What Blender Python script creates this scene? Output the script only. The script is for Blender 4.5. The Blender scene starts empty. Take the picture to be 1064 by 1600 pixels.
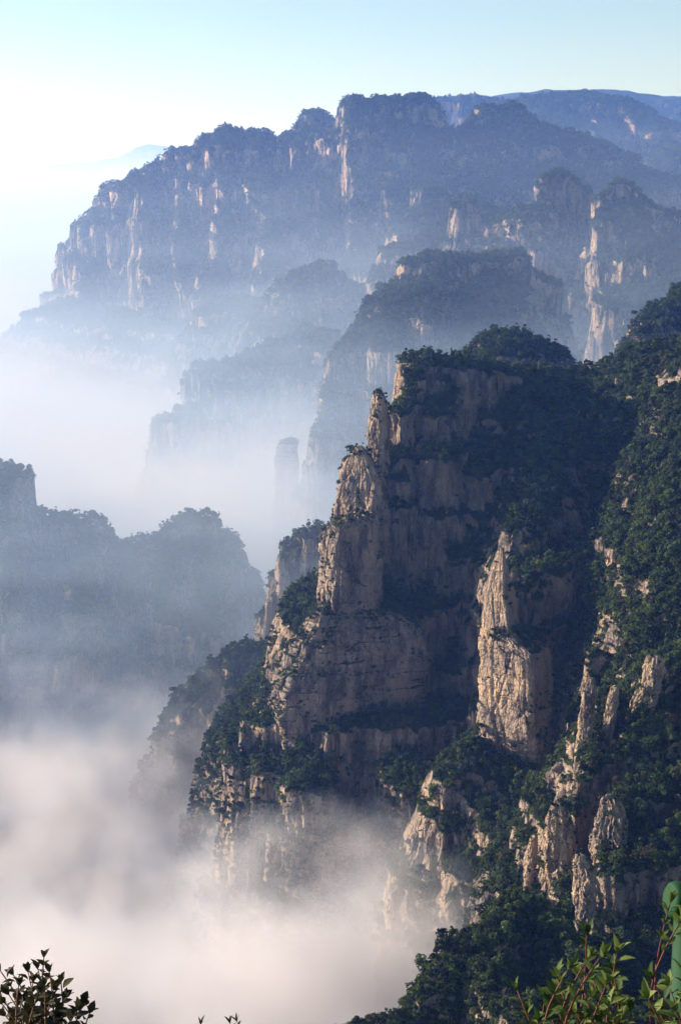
import bpy, bmesh, math, random
import numpy as np
from mathutils import Vector, Matrix

R = math.radians
scene = bpy.context.scene
col = scene.collection

# ------------------------------------------------------------------ camera
PITCH = R(-11.93)
VFOV = R(36.0)
FPX = 800.0 / math.tan(VFOV / 2)          # focal length in photo pixels
cam_d = bpy.data.cameras.new("camera")
cam = bpy.data.objects.new("camera", cam_d)
col.objects.link(cam)
cam.location = (0, 0, 0)
cam.rotation_euler = (R(90) + PITCH, 0, 0)
cam_d.sensor_fit = 'VERTICAL'
cam_d.angle = VFOV
cam_d.clip_start = 0.1
cam_d.clip_end = 120000
scene.camera = cam

# ------------------------------------------------------------------ sky, sun, exposure
SUN_AZ, SUN_EL = 73.0, 17.0               # degrees to the left of the view, degrees up
world = bpy.data.worlds.new("World")
scene.world = world
world.use_nodes = True
wn = world.node_tree
bgn = wn.nodes["Background"]
sky = wn.nodes.new("ShaderNodeTexSky")
sky.sky_type = 'NISHITA'
sky.sun_disc = False
sky.sun_elevation = R(SUN_EL)
sky.sun_rotation = R(-SUN_AZ)
sky.altitude = 1500
sky.air_density = 1.0
sky.dust_density = 1.0
sky.ozone_density = 1.2
wn.links.new(sky.outputs[0], bgn.inputs[0])
bgn.inputs[1].default_value = 0.075
sun_d = bpy.data.lights.new("sun", 'SUN')
sun_d.energy = 5.0
sun_d.angle = R(0.5)
sun_d.color = (1.0, 0.90, 0.86)
sun = bpy.data.objects.new("sun", sun_d)
col.objects.link(sun)
sv = Vector((-math.sin(R(SUN_AZ)) * math.cos(R(SUN_EL)), math.cos(R(SUN_AZ)) * math.cos(R(SUN_EL)), math.sin(R(SUN_EL))))
sun.rotation_euler = sv.to_track_quat('Z', 'Y').to_euler()
sun.location = (-50, 0, 60)

scene.view_settings.view_transform = 'Standard'
scene.view_settings.look = 'None'
scene.view_settings.gamma = 1
scene.view_settings.exposure = 1.22
cy = scene.cycles
cy.use_denoising = True
cy.max_bounces = 6
cy.diffuse_bounces = 1
cy.glossy_bounces = 1
cy.transmission_bounces = 2
cy.volume_bounces = 1
cy.transparent_max_bounces = 12
cy.volume_max_steps = 512
cy.use_adaptive_sampling = True
cy.adaptive_threshold = 0.02
cy.sample_clamp_indirect = 4.0

CP, SP = math.cos(PITCH), math.sin(PITCH)


def pix(px, py, D):
    """photo pixel + horizontal distance -> place in the valley (metres, eye at z = 0)"""
    u = (px - 532.0) / FPX
    v = -(py - 800.0) / FPX
    y = CP - v * SP
    z = SP + v * CP
    s = D / y
    return (u * s, D, z * s)


def to_px(x, y, z):
    f = y * CP + z * SP
    up = -y * SP + z * CP
    return 532 + FPX * x / f, 800 - FPX * up / f, f


# ------------------------------------------------------------------ noise
rng = np.random.default_rng(11)
PERM = rng.permutation(256).astype(np.int32)
PERM = np.concatenate([PERM, PERM, PERM])
G3 = rng.normal(size=(256, 3)).astype(np.float32)
G3 /= np.linalg.norm(G3, axis=1)[:, None]
ANG = rng.uniform(0, 2 * np.pi, 256)
G2 = np.stack([np.cos(ANG), np.sin(ANG)], 1).astype(np.float32)


def _f(t):
    return t * t * t * (t * (t * 6 - 15) + 10)


def n2(x, y):
    xi = np.floor(x).astype(np.int32); yi = np.floor(y).astype(np.int32)
    xf = (x - xi).astype(np.float32); yf = (y - yi).astype(np.float32)
    u, v = _f(xf), _f(yf)
    xi &= 255; yi &= 255

    def g(ix, iy, fx, fy):
        h = PERM[PERM[(ix) & 255] + ((iy) & 255)]
        gg = G2[h]
        return gg[..., 0] * fx + gg[..., 1] * fy
    a = g(xi, yi, xf, yf); b = g(xi + 1, yi, xf - 1, yf)
    c = g(xi, yi + 1, xf, yf - 1); d = g(xi + 1, yi + 1, xf - 1, yf - 1)
    return 1.41 * ((a + u * (b - a)) * (1 - v) + (c + u * (d - c)) * v)


def n3(x, y, z):
    xi = np.floor(x).astype(np.int32); yi = np.floor(y).astype(np.int32); zi = np.floor(z).astype(np.int32)
    xf = (x - xi).astype(np.float32); yf = (y - yi).astype(np.float32); zf = (z - zi).astype(np.float32)
    u, v, w = _f(xf), _f(yf), _f(zf)

    def g(dx, dy, dz):
        h = PERM[PERM[PERM[(xi + dx) & 255] + ((yi + dy) & 255)] + ((zi + dz) & 255)]
        gg = G3[h]
        return gg[..., 0] * (xf - dx) + gg[..., 1] * (yf - dy) + gg[..., 2] * (zf - dz)

    def l(a, b, t):
        return a + t * (b - a)
    return 1.5 * l(l(l(g(0, 0, 0), g(1, 0, 0), u), l(g(0, 1, 0), g(1, 1, 0), u), v),
                   l(l(g(0, 0, 1), g(1, 0, 1), u), l(g(0, 1, 1), g(1, 1, 1), u), v), w)


def fbm2(x, y, o=4):
    s, a = 0, 1.0
    for k in range(o):
        s = s + a * n2(x + 17.3 * k, y - 9.1 * k); x = x * 2.03; y = y * 2.03; a *= 0.5
    return s


def fbm3(x, y, z, o=3):
    s, a = 0, 1.0
    for k in range(o):
        s = s + a * n3(x + 7.7 * k, y + 3.1 * k, z); x = x * 2.03; y = y * 2.03; z = z * 2.03; a *= 0.5
    return s


def ridged2(x, y, o=3):
    s, a = 0, 1.0
    for k in range(o):
        s = s + a * (1 - 2 * np.abs(n2(x + 31 * k, y + 5 * k))); x = x * 2.1; y = y * 2.1; a *= 0.5
    return s


def cell3(x, y, z):
    """random value of the nearest jittered cell, and how near the next one is: blocky jointed rock"""
    xi = np.floor(x).astype(np.int32); yi = np.floor(y).astype(np.int32); zi = np.floor(z).astype(np.int32)
    b1 = np.full(x.shape, 9.0, np.float32); b2 = b1.copy(); val = np.zeros(x.shape, np.float32)
    for dx in (-1, 0, 1):
        for dy in (-1, 0, 1):
            for dz in (-1, 0, 1):
                h = PERM[PERM[PERM[(xi + dx) & 255] + ((yi + dy) & 255)] + ((zi + dz) & 255)]
                j = G3[h]
                d = (xi + dx + .5 + .45 * j[:, 0] - x) ** 2 + (yi + dy + .5 + .45 * j[:, 1] - y) ** 2 + (zi + dz + .5 + .45 * j[:, 2] - z) ** 2
                near = d < b1
                b2 = np.where(near, b1, np.minimum(b2, d))
                val = np.where(near, h / 127.5 - 1, val)
                b1 = np.where(near, d, b1)
    return val, np.sqrt(b2) - np.sqrt(b1)


def blocks(x, y, z, size):
    """in-and-out of a jointed wall, about -1 to 1"""
    v1, e1 = cell3(x / size, y / size, z / (size * 2.6))
    v2, e2 = cell3(x / (size * .42) + 9, y / (size * .42), z / (size * .7))
    return v1 * 0.75 + v2 * 0.35 - 0.6 * (1 - sstep(0.0, 0.16, e1)) - 0.25 * (1 - sstep(0, 0.14, e2))


def sstep(a, b, x):
    t = np.clip((x - a) / (b - a), 0, 1)
    return t * t * (3 - 2 * t)


# ------------------------------------------------------------------ naming
def tag(o, label=None, cat=None, group=None, kind=None):
    if label: o["label"] = label
    if cat: o["category"] = cat
    if group: o["group"] = group
    if kind: o["kind"] = kind
    return o


def grid_mesh(name, co, nu, nv, wrap=False, smooth=True):
    """co: (nv*nu, 3), rows of nu points"""
    me = bpy.data.meshes.new(name)
    n = nu * nv
    me.vertices.add(n)
    me.vertices.foreach_set("co", np.ascontiguousarray(co, dtype=np.float32).ravel())
    uu = np.arange(nu if wrap else nu - 1)
    vv = np.arange(nv - 1)
    U, V = np.meshgrid(uu, vv)
    U2 = (U + 1) % nu
    q = np.stack([V * nu + U, V * nu + U2, (V + 1) * nu + U2, (V + 1) * nu + U], -1).reshape(-1, 4).astype(np.int32)
    add_quads(me, q, smooth)
    return me


def add_quads(me, q, smooth):
    m = len(q)
    me.loops.add(m * 4)
    me.loops.foreach_set("vertex_index", q.ravel())
    me.polygons.add(m)
    me.polygons.foreach_set("loop_start", (np.arange(m) * 4).astype(np.int32))
    me.polygons.foreach_set("loop_total", np.full(m, 4, dtype=np.int32))
    me.polygons.foreach_set("use_smooth", np.full(m, smooth))
    me.update()
    me.validate()


def link(name, me, mat=None, parent=None):
    o = bpy.data.objects.new(name, me)
    if mat: me.materials.append(mat)
    col.objects.link(o)
    if parent: o.parent = parent
    return o


# ------------------------------------------------------------------ materials
class NT:
    def __init__(self, name):
        self.m = bpy.data.materials.new(name)
        self.m.use_nodes = True
        self.t = self.m.node_tree
        self.b = self.t.nodes["Principled BSDF"]
        self.out = self.t.nodes["Material Output"]

    def n(self, typ, **kw):
        nd = self.t.nodes.new(typ)
        for k, v in kw.items():
            if k == 'i':
                for kk, vv in v.items():
                    if hasattr(vv, 'is_output'):
                        self.t.links.new(vv, nd.inputs[kk])
                    else:
                        nd.inputs[kk].default_value = vv
            else:
                setattr(nd, k, v)
        return nd

    def math(self, op, a, b=0.0, c=None, clamp=False):
        nd = self.n("ShaderNodeMath", operation=op, use_clamp=clamp, i={0: a, 1: b})
        if c is not None:
            if hasattr(c, 'is_output'): self.t.links.new(c, nd.inputs[2])
            else: nd.inputs[2].default_value = c
        return nd.outputs[0]

    def mix(self, f, a, b):
        nd = self.n("ShaderNodeMix", data_type='RGBA')
        for k, v in ((0, f), (6, a), (7, b)):
            if hasattr(v, 'is_output'): self.t.links.new(v, nd.inputs[k])
            else: nd.inputs[k].default_value = v if k == 0 else (*v, 1)
        return nd.outputs[2]

    def ramp(self, f, lo, hi):
        return self.n("ShaderNodeMapRange", interpolation_type='SMOOTHSTEP', i={0: f, 1: lo, 2: hi, 3: 0.0, 4: 1.0}).outputs[0]

    def noise(self, vec, scale, detail=4, rough=0.6):
        return self.n("ShaderNodeTexNoise", i={"Vector": vec, "Scale": scale, "Detail": detail, "Roughness": rough}).outputs[0]

    def link(self, a, b):
        self.t.links.new(a, b)


def rock_material(name, s=1.0, tint=(1, 1, 1), veg_lo=0.30, veg_hi=0.55, vamp=1.2):
    """limestone with beds, cracks and stains; scrub and moss where the ground is not steep. s: grain size in metres at scale 1"""
    t = NT(name)
    g = t.n("ShaderNodeNewGeometry")
    pos = g.outputs["Position"]
    sc = t.n("ShaderNodeVectorMath", operation='MULTIPLY', i={0: pos, 1: (1 / s, 1 / s, 1 / s)}).outputs[0]
    tall = t.n("ShaderNodeVectorMath", operation='MULTIPLY', i={0: pos, 1: (1 / s, 1 / s, 0.33 / s)}).outputs[0]
    flat = t.n("ShaderNodeVectorMath", operation='MULTIPLY', i={0: pos, 1: (0.10 / s, 0.10 / s, 1 / s)}).outputs[0]
    cracks = t.noise(tall, 0.22, 5, 0.65)
    streak = t.noise(tall, 0.09, 4, 0.6)
    beds = t.noise(flat, 0.16, 4, 0.7)
    blot = t.noise(sc, 0.035, 5, 0.6)
    grain = t.noise(sc, 0.55, 4, 0.7)
    vor = t.n("ShaderNodeTexVoronoi", feature='DISTANCE_TO_EDGE', i={"Vector": t.n("ShaderNodeVectorMath", operation='ADD', i={0: tall, 1: t.n("ShaderNodeVectorMath", operation='SCALE', i={0: t.n("ShaderNodeTexNoise", i={"Vector": sc, "Scale": 0.25, "Detail": 3}).outputs["Color"], 'Scale': 5.0}).outputs[0]}).outputs[0], "Scale": 0.15}).outputs["Distance"]
    crackline = t.ramp(vor, 0.0, 0.10)
    cells = t.n("ShaderNodeTexVoronoi", feature='F1', i={"Vector": t.n("ShaderNodeVectorMath", operation='ADD', i={0: t.n("ShaderNodeVectorMath", operation='MULTIPLY', i={0: pos, 1: (1 / s, 1 / s, 0.4 / s)}).outputs[0], 1: t.n("ShaderNodeTexNoise", i={"Vector": sc, "Scale": 0.3}).outputs["Color"]}).outputs[0], "Scale": 0.30}).outputs["Color"]
    cellv = t.n("ShaderNodeSeparateXYZ", i={0: cells}).outputs[0]
    c = [tuple(a * b for a, b in zip(k, tint)) for k in ((0.52, 0.39, 0.27), (0.35, 0.285, 0.235), (0.10, 0.08, 0.075), (0.60, 0.45, 0.31), (0.46, 0.28, 0.18))]
    k = t.mix(t.ramp(blot, 0.38, 0.62), c[0], c[1])
    k = t.mix(t.math('MULTIPLY', t.ramp(beds, 0.50, 0.66), 0.6), k, c[3])
    k = t.mix(t.math('MULTIPLY', t.ramp(grain, 0.55, 0.75), 0.5), k, c[4])
    k = t.mix(t.math('MULTIPLY', t.ramp(streak, 0.50, 0.64), 0.8), k, c[2])
    k = t.mix(t.math('MULTIPLY', t.math('SUBTRACT', 1.0, crackline), t.math('MULTIPLY', t.ramp(blot, 0.4, 0.6), 0.55)), k, c[2])
    nz = t.n("ShaderNodeSeparateXYZ", i={0: g.outputs["Normal"]}).outputs[2]
    patch = t.noise(t.n('ShaderNodeVectorMath', operation='MULTIPLY', i={0: pos, 1: (1 / s, 1 / s, 0.45 / s)}).outputs[0], 0.06, 6, 0.72)
    f = t.math('ADD', nz, t.math('MULTIPLY', t.math('SUBTRACT', patch, 0.5), vamp))
    veg = t.ramp(f, veg_lo, veg_hi)
    gn = t.noise(sc, 0.3, 4, 0.7)
    green = t.mix(t.ramp(gn, 0.35, 0.65), (0.010, 0.022, 0.009), (0.034, 0.055, 0.018))
    k = t.mix(veg, k, green)
    t.link(k, t.b.inputs["Base Color"])
    t.b.inputs["Roughness"].default_value = 0.95
    t.b.inputs["Specular IOR Level"].default_value = 0.15
    h = t.math('ADD', t.math('MULTIPLY', cracks, 3.0), t.math('ADD', t.math('MULTIPLY', beds, 2.2), t.math('ADD', t.math('MULTIPLY', grain, 1.2), t.math('ADD', t.math('MULTIPLY', crackline, 0.6), t.math('MULTIPLY', cellv, 0.9)))))
    bp = t.n("ShaderNodeBump", i={"Strength": 1.0, "Distance": 2.6 * s, "Height": h})
    t.link(bp.outputs[0], t.b.inputs["Normal"])
    return t.m


def leaf_material(name, dark, light, scale=0.12, sub=0.25, rare=None):
    t = NT(name)
    g = t.n("ShaderNodeNewGeometry")
    oi = t.n("ShaderNodeObjectInfo")
    nz = t.noise(g.outputs["Position"], scale, 3, 0.6)
    f = t.math('ADD', t.math('MULTIPLY', nz, 0.55), t.math('MULTIPLY', oi.outputs["Random"], 0.7))
    k = t.mix(t.ramp(f, 0.3, 0.85), dark, light)
    if rare:
        hue = t.n("ShaderNodeTexWhiteNoise", noise_dimensions='1D', i={"W": oi.outputs["Random"]}).outputs[0]
        k = t.mix(t.ramp(hue, 0.86, 0.97), k, rare)
    t.link(k, t.b.inputs["Base Color"])
    t.b.inputs["Roughness"].default_value = 0.7
    t.b.inputs["Specular IOR Level"].default_value = 0.25
    if sub:
        tr = t.n("ShaderNodeBsdfTranslucent", i={"Color": k})
        mx = t.n("ShaderNodeMixShader", i={0: sub, 1: t.b.outputs[0], 2: tr.outputs[0]})
        t.link(mx.outputs[0], t.out.inputs["Surface"])
    return t.m


def bark_material(name, c1, c2, s=1.0):
    t = NT(name)
    g = t.n("ShaderNodeTexCoord")
    nz = t.noise(g.outputs["Object"], 14 * s, 4, 0.7)
    t.link(t.mix(nz, c1, c2), t.b.inputs["Base Color"])
    t.b.inputs["Roughness"].default_value = 0.85
    bp = t.n("ShaderNodeBump", i={"Strength": 0.6, "Distance": 0.02 / s, "Height": nz})
    t.link(bp.outputs[0], t.b.inputs["Normal"])
    return t.m


M_ROCK = rock_material("limestone", 1.0, tint=(0.88, 0.87, 0.90))  # tint darkened evenly to deepen the shade on the near walls
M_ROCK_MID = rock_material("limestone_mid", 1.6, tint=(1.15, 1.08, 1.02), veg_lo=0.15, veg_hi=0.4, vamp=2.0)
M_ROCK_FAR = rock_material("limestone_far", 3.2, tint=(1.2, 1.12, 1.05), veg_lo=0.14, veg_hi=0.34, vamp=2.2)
M_GREY_SHADE = rock_material("grey_shaded_limestone", 0.9, tint=(0.78, 0.79, 0.84), veg_lo=0.5, veg_hi=0.75)  # greyer rock, with shade of the tower and buttress darkened into the tint
M_PILLAR = rock_material("limestone_pillar", 0.9, tint=(1.05, 1.0, 0.95), veg_lo=0.55, veg_hi=0.8)
M_LEAF = leaf_material("forest_leaf", (0.004, 0.013, 0.004), (0.058, 0.092, 0.017), 0.05, rare=(0.060, 0.050, 0.026))
M_BARK = bark_material("tree_bark", (0.05, 0.035, 0.025), (0.12, 0.09, 0.06), 0.1)

# ------------------------------------------------------------------ ground far below, all under the mist
FLOOR = -800.0
gm = NT("valley_soil")
gp = gm.n("ShaderNodeNewGeometry")
gm.link(gm.mix(gm.noise(gp.outputs["Position"], 0.004, 5), (0.03, 0.045, 0.02), (0.09, 0.08, 0.05)), gm.b.inputs["Base Color"])
gm.b.inputs["Roughness"].default_value = 1
n = 60
gx, gy = np.meshgrid(np.linspace(-29000, 29000, n), np.linspace(-2500, 60000, n))
gz = FLOOR + 12 * n2(gx / 3000, gy / 3000)
tag(link("ground", grid_mesh("ground", np.stack([gx, gy, gz], -1).reshape(-1, 3), n, n), gm.m), "valley floor under the sea of mist", kind="structure")

# ------------------------------------------------------------------ mountains: height fields of ridges with cliff profiles
CLIFF = [(0, 0), (5, 8), (12, 70), (22, 82), (32, 165), (46, 182), (58, 260), (76, 282), (92, 380), (118, 420), (140, 560), (180, 700), (800, 3600)]
WALL = [(0, 0), (4, 10), (16, 190), (30, 205), (42, 300), (60, 325), (76, 450), (110, 520), (150, 700), (700, 3400)]
SLOPE = [(0, 0), (20, 12), (80, 75), (140, 150), (160, 215), (200, 245), (220, 320), (270, 380), (320, 560), (900, 3400)]
ROUND = [(0, 0), (10, 5), (30, 28), (60, 75), (75, 130), (100, 160), (115, 260), (150, 295), (168, 420), (210, 480), (240, 620), (850, 3400)]
STEEP = [(0, 0), (10, 6), (30, 40), (60, 110), (80, 175), (100, 270), (140, 400), (190, 640), (650, 3200)]


def mountain(name, label, feats, x0, x1, y0, y1, step, mat, flute=6.0, wl=38.0, rough=2.0, terr=0.0, period=42.0, floor=FLOOR - 20, seed=0.0, bendy=1.1):
    nx = int((x1 - x0) / step) + 1
    ny = int((y1 - y0) / step) + 1
    X, Y = np.meshgrid(np.linspace(x0, x1, nx), np.linspace(y0, y1, ny))
    X = X.astype(np.float32); Y = Y.astype(np.float32)
    wx = X + flute * bendy * fbm2((X + seed) / (wl * 3), Y / (wl * 3), 3)
    wy = Y + flute * bendy * fbm2((X + seed) / (wl * 3) + 50, Y / (wl * 3) + 20, 3)
    fl = flute * (0.75 * ridged2((X + seed) / wl, Y / wl, 3) + 0.5 * fbm2((X + seed) / (wl * 0.3), Y / (wl * 0.3), 2)) - flute * 0.5
    H = np.full(X.shape, floor, np.float32)
    for f in feats:
        pts = [(*pix(p[0], p[1], p[2]), p[3]) for p in f['v']]
        if len(pts) == 1: pts = pts * 2
        pr = f.get('p', CLIFF)
        ds = np.array([a for a, b in pr], np.float32) * f.get('ks', 1.0)
        hs = np.array([b for a, b in pr], np.float32) * f.get('kh', f.get('ks', 1.0))
        amp = f.get('fl', 1.0)
        for a, b in zip(pts[:-1], pts[1:]):
            ex, ey = b[0] - a[0], b[1] - a[1]
            L2 = ex * ex + ey * ey
            t = np.clip(((wx - a[0]) * ex + (wy - a[1]) * ey) / L2, 0, 1) if L2 > 1e-6 else np.zeros_like(X)
            d = np.hypot(wx - a[0] - t * ex, wy - a[1] - t * ey)
            rr = a[3] + t * (b[3] - a[3])
            zt = a[2] + t * (b[2] - a[2])
            dd = np.maximum(0, d - rr + fl * amp * np.minimum(1, d / (rr + 1)))
            hh = zt - f.get('dome', 0.25) * rr * np.clip(d / (rr + .01), 0, 1) ** 2 - np.interp(dd, ds, hs).astype(np.float32)
            H = np.maximum(H, hh)
    if terr:
        zz = (H + 10 * fbm2(X / 160, Y / 160, 2)) / period
        fr = zz - np.floor(zz)
        H = H + terr * period * (sstep(0.3, 0.7, fr) - fr)
    H = H + rough * (fbm2(X / (10 * step), Y / (10 * step), 3) + 0.9 * n2(X / (24 * step), Y / (24 * step)))
    # push the steep faces in and out so that the walls are broken, not swept
    gy_, gx_ = np.gradient(H, (y1 - y0) / (ny - 1), (x1 - x0) / (nx - 1))
    nl = np.sqrt(gx_ ** 2 + gy_ ** 2 + 1)
    st = sstep(0.8, 2.5, np.hypot(gx_, gy_))
    dsp = st * (2.2 * fbm3(X / (9 * step), Y / (9 * step), H / (22 * step), 3) + 1.6 * n3(X / (40 * step), Y / (40 * step), H / (6 * step))) * step
    m = st > 0.03
    bl = np.zeros(X.shape, np.float32)
    bl[m] = blocks(X[m], Y[m], H[m], 9.0 * step)
    dsp = dsp + st * bl * 3.0 * step
    co = np.stack([X - gx_ / nl * dsp, Y - gy_ / nl * dsp, H + dsp * 0.2], -1)
    o = link(name, grid_mesh(name, co.reshape(-1, 3), nx, ny), mat)
    tag(o, label, kind="structure")
    N = np.stack([-gx_ / nl, -gy_ / nl, 1 / nl], -1)
    return dict(o=o, co=co, N=N, step=step, H=H)


def F(v, p=CLIFF, **k):
    return dict(v=v, p=p, **k)


def full_bounds(D0, D1, px0=-60, px1=1124):
    """plan rectangle seen between two distances"""
    return (px0 - 532) / FPX * D1 * 1.02, (px1 - 532) / FPX * D1 * 1.02, D0, D1


MTS = {}
# very far, pale ridge over the sea of cloud
MTS['pale'] = mountain("mountain", "very pale distant ridge barely showing above the cloud sea",
    [F([(52, 276, 30000, 130), (80, 254, 30000, 130), (130, 254, 30000, 130), (180, 246, 30000, 130), (205, 238, 30000, 130), (235, 225, 30500, 190), (265, 229, 30600, 130), (330, 264, 31200, 130)], ROUND, ks=4.6)],
    -7300, -1400, 28400, 32300, 30, M_ROCK_FAR, 80, 600, 20)
# plateaus on the far right
MTS['plateau2'] = mountain("mountain", "farthest flat topped blue plateau at the top right",
    [F([(740, 158, 10500, 100), (790, 147, 10500, 120), (850, 140, 10500, 140), (950, 140, 10500, 140), (1010, 147, 10500, 140), (1090, 150, 10500, 140), (1250, 165, 10500, 140)], ROUND, ks=2.0)],
    700, 3300, 9600, 11300, 12, M_ROCK_FAR, 30, 240, 8)
MTS['plateau'] = mountain("mountain", "blue plateau with a broken pale cliff band behind the great massif",
    [F([(640, 165, 7200, 60), (670, 155, 7200, 60), (745, 150, 7200, 60), (775, 157, 7200, 40)], CLIFF, ks=1.1),
     F([(775, 165, 7000, 40), (830, 150, 7000, 60), (860, 148, 6900, 70), (910, 144, 6800, 80), (945, 152, 6700, 70), (1000, 170, 6600, 60), (1050, 195, 6500, 60)], ROUND, ks=1.3),
     F([(860, 148, 6900, 50), (880, 195, 6450, 70), (955, 205, 6350, 60), (990, 235, 6250, 50)], ROUND, ks=1.1),
     F([(880, 235, 6250, 60), (940, 262, 6100, 60), (985, 280, 6000, 50)], ROUND, ks=0.9),
     F([(1000, 290, 5800, 60), (1064, 235, 5600, 100), (1120, 220, 5600, 100)], ROUND, ks=1.2)],
    100, 1900, 5300, 7700, 9, M_ROCK_FAR, 22, 160, 6, terr=0.3, period=110)

# great massif across the middle distance
FM = 4400
spur = lambda *v, **k: F(list(v), k.pop('p', CLIFF), **k)
feats = [
    F([(72, 462, 4700, 22), (100, 452, 4600, 22)], CLIFF, ks=0.7),
    F([(118, 372, 4600, 18), (128, 350, 4600, 22), (165, 308, 4550, 30), (200, 293, 4550, 30), (232, 260, 4500, 30), (268, 247, 4480, 30), (312, 234, 4450, 26)], CLIFF, ks=1.2),
    F([(322, 216, 4420, 22), (345, 210, 4400, 24), (385, 206, 4380, 26), (410, 206, 4380, 22)], WALL, ks=1.2),
    F([(440, 240, 4550, 50), (468, 200, 4700, 50), (492, 188, 4750, 50), (560, 195, 4700, 50)], ROUND, ks=1.1),
    F([(540, 172, 4350, 22), (560, 166, 4350, 28), (600, 160, 4350, 34), (640, 162, 4380, 32), (662, 172, 4400, 28)], CLIFF, ks=1.2),
    F([(660, 166, 4420, 30), (690, 200, 4500, 40), (740, 197, 4500, 50), (765, 174, 4450, 50), (800, 170, 4450, 50), (835, 188, 4450, 50), (870, 212, 4450, 50), (892, 205, 4450, 50), (945, 237, 4500, 60), (1000, 266, 4600, 60), (1090, 290, 4700, 60)], SLOPE, ks=2.2),
    # spurs towards the valley
    spur((140, 345, 4560, 25), (128, 420, 4480, 30), (140, 470, 4420, 30), ks=1.0),
    spur((235, 256, 4480, 30), (225, 330, 4380, 25), (240, 430, 4250, 30), ks=1.0),
    spur((290, 245, 4440, 25), (283, 320, 4360, 25), (300, 450, 4200, 35), ks=1.0),
    spur((365, 205, 4370, 30), (360, 300, 4280, 25), (350, 400, 4180, 30), (330, 500, 4000, 40), ks=1.0),
    spur((400, 205, 4370, 30), (425, 330, 4230, 30), (440, 440, 4080, 40), ks=1.0),
    spur((480, 215, 4480, 30), (475, 300, 4300, 25), (455, 400, 4180, 30), (430, 480, 4050, 40), ks=1.0),
    spur((510, 205, 4450, 25), (505, 290, 4340, 25), (515, 370, 4250, 30), ks=1.0),
    spur((552, 165, 4330, 25), (548, 190, 4290, 25), (560, 330, 4200, 25), (550, 470, 4030, 40), p=WALL, ks=1.0),
    spur((618, 155, 4340, 30), (612, 260, 4220, 25), (625, 370, 4100, 30), (655, 400, 4000, 30), ks=1.0),
    spur((655, 165, 4400, 30), (665, 300, 4150, 40), (650, 400, 3950, 40), p=CLIFF, ks=1.0),
    F([(322, 208, 4420, 9)], ROUND, ks=.8), F([(350, 197, 4390, 14)], ROUND, ks=1.0), F([(402, 194, 4380, 17)], ROUND, ks=1.0), F([(376, 200, 4390, 9)], ROUND, ks=.8),
    F([(490, 177, 4740, 24)], ROUND, ks=1.3), F([(556, 156, 4340, 15)], ROUND, ks=1.1), F([(598, 148, 4350, 22)], ROUND, ks=1.2), F([(640, 151, 4380, 16)], ROUND, ks=1.1),
    F([(764, 170, 4440, 20)], ROUND, ks=1.2), F([(800, 167, 4440, 20)], ROUND, ks=1.2), F([(890, 200, 4440, 20)], ROUND, ks=1.2),
    F([(268, 238, 4470, 15)], ROUND, ks=1.0), F([(245, 246, 4480, 11)], ROUND, ks=1.0), F([(212, 264, 4500, 15)], ROUND, ks=1.0), F([(180, 290, 4540, 15)], ROUND, ks=1.0), F([(290, 240, 4450, 9)], ROUND, ks=.8),
    # forested benches at the foot of the wall
    spur((680, 320, 3800, 60), (730, 312, 3750, 30), (800, 330, 3700, 60), p=ROUND, ks=1.0),
    spur((600, 450, 3600, 60), (700, 400, 3600, 80), (850, 380, 3500, 80), p=ROUND, ks=1.0),
]
for f in feats:
    n_ = len(f['v'])
    if n_ >= 3 and 4250 < f['v'][0][2] < 4600 and f['v'][0][2] - f['v'][-1][2] > 90:
        f['v'] = [(a, b, D - 170 * k / (n_ - 1), r) for k, (a, b, D, r) in enumerate(f['v'])]
        f['ks'] = 0.8; f['kh'] = 1.0
MTS['massif'] = mountain("mountain", "great blue hazy massif with long cliff walls across the middle distance", feats,
    -1080, 1250, 3300, 5150, 3.6, M_ROCK_FAR, 34, 150, 9, terr=0.3, period=110, bendy=0.45)

# ridges between the massif and the near peaks
feats = [
    spur((1140, 330, 3350, 50), (1064, 345, 3250, 40), (1000, 312, 3150, 24), (968, 290, 3100, 20), (944, 306, 3080, 14), p=WALL, ks=1.0, kh=.9),
    spur((946, 306, 3080, 14), (944, 340, 3050, 20), (950, 400, 3010, 24), p=WALL, ks=.6, kh=.75), spur((945, 470, 2930, 30), (960, 480, 2900, 34), (985, 470, 2900, 30), p=WALL, ks=.6, kh=1.0),
    spur((975, 300, 3090, 20), (1000, 370, 3010, 30), (1010, 440, 2930, 34), p=ROUND, ks=.6),
    spur((1064, 350, 3200, 40), (1050, 420, 2950, 40), (1030, 490, 2740, 26), p=ROUND, ks=0.7),
    spur((930, 330, 3420, 30), (900, 290, 3300, 18), (878, 268, 3230, 13), (852, 278, 3200, 11), p=WALL, ks=1.0, kh=.8),
    spur((852, 278, 3200, 13), (848, 320, 3160, 18), p=WALL, ks=.6, kh=.55), spur((840, 365, 3120, 20), (838, 390, 3100, 22), p=WALL, ks=.6, kh=.6), spur((836, 468, 3040, 24), (832, 480, 3020, 24), p=WALL, ks=.6, kh=1.0),
    spur((842, 320, 3180, 20), (780, 340, 3300, 30), (700, 350, 3400, 40), (640, 385, 3450, 40), p=ROUND, ks=0.7),
    spur((706, 318, 3300, 10), (735, 310, 3290, 12), (748, 322, 3290, 8), p=WALL, ks=.5, kh=.35),
]
MTS['peaks'] = mountain("mountain", "twin blue peaks with sunlit pale cliffs on the right behind the forest saddle", feats,
    0, 800, 2550, 3550, 2.8, M_ROCK_MID, 9, 70, 4, terr=0.3, period=70)

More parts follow.
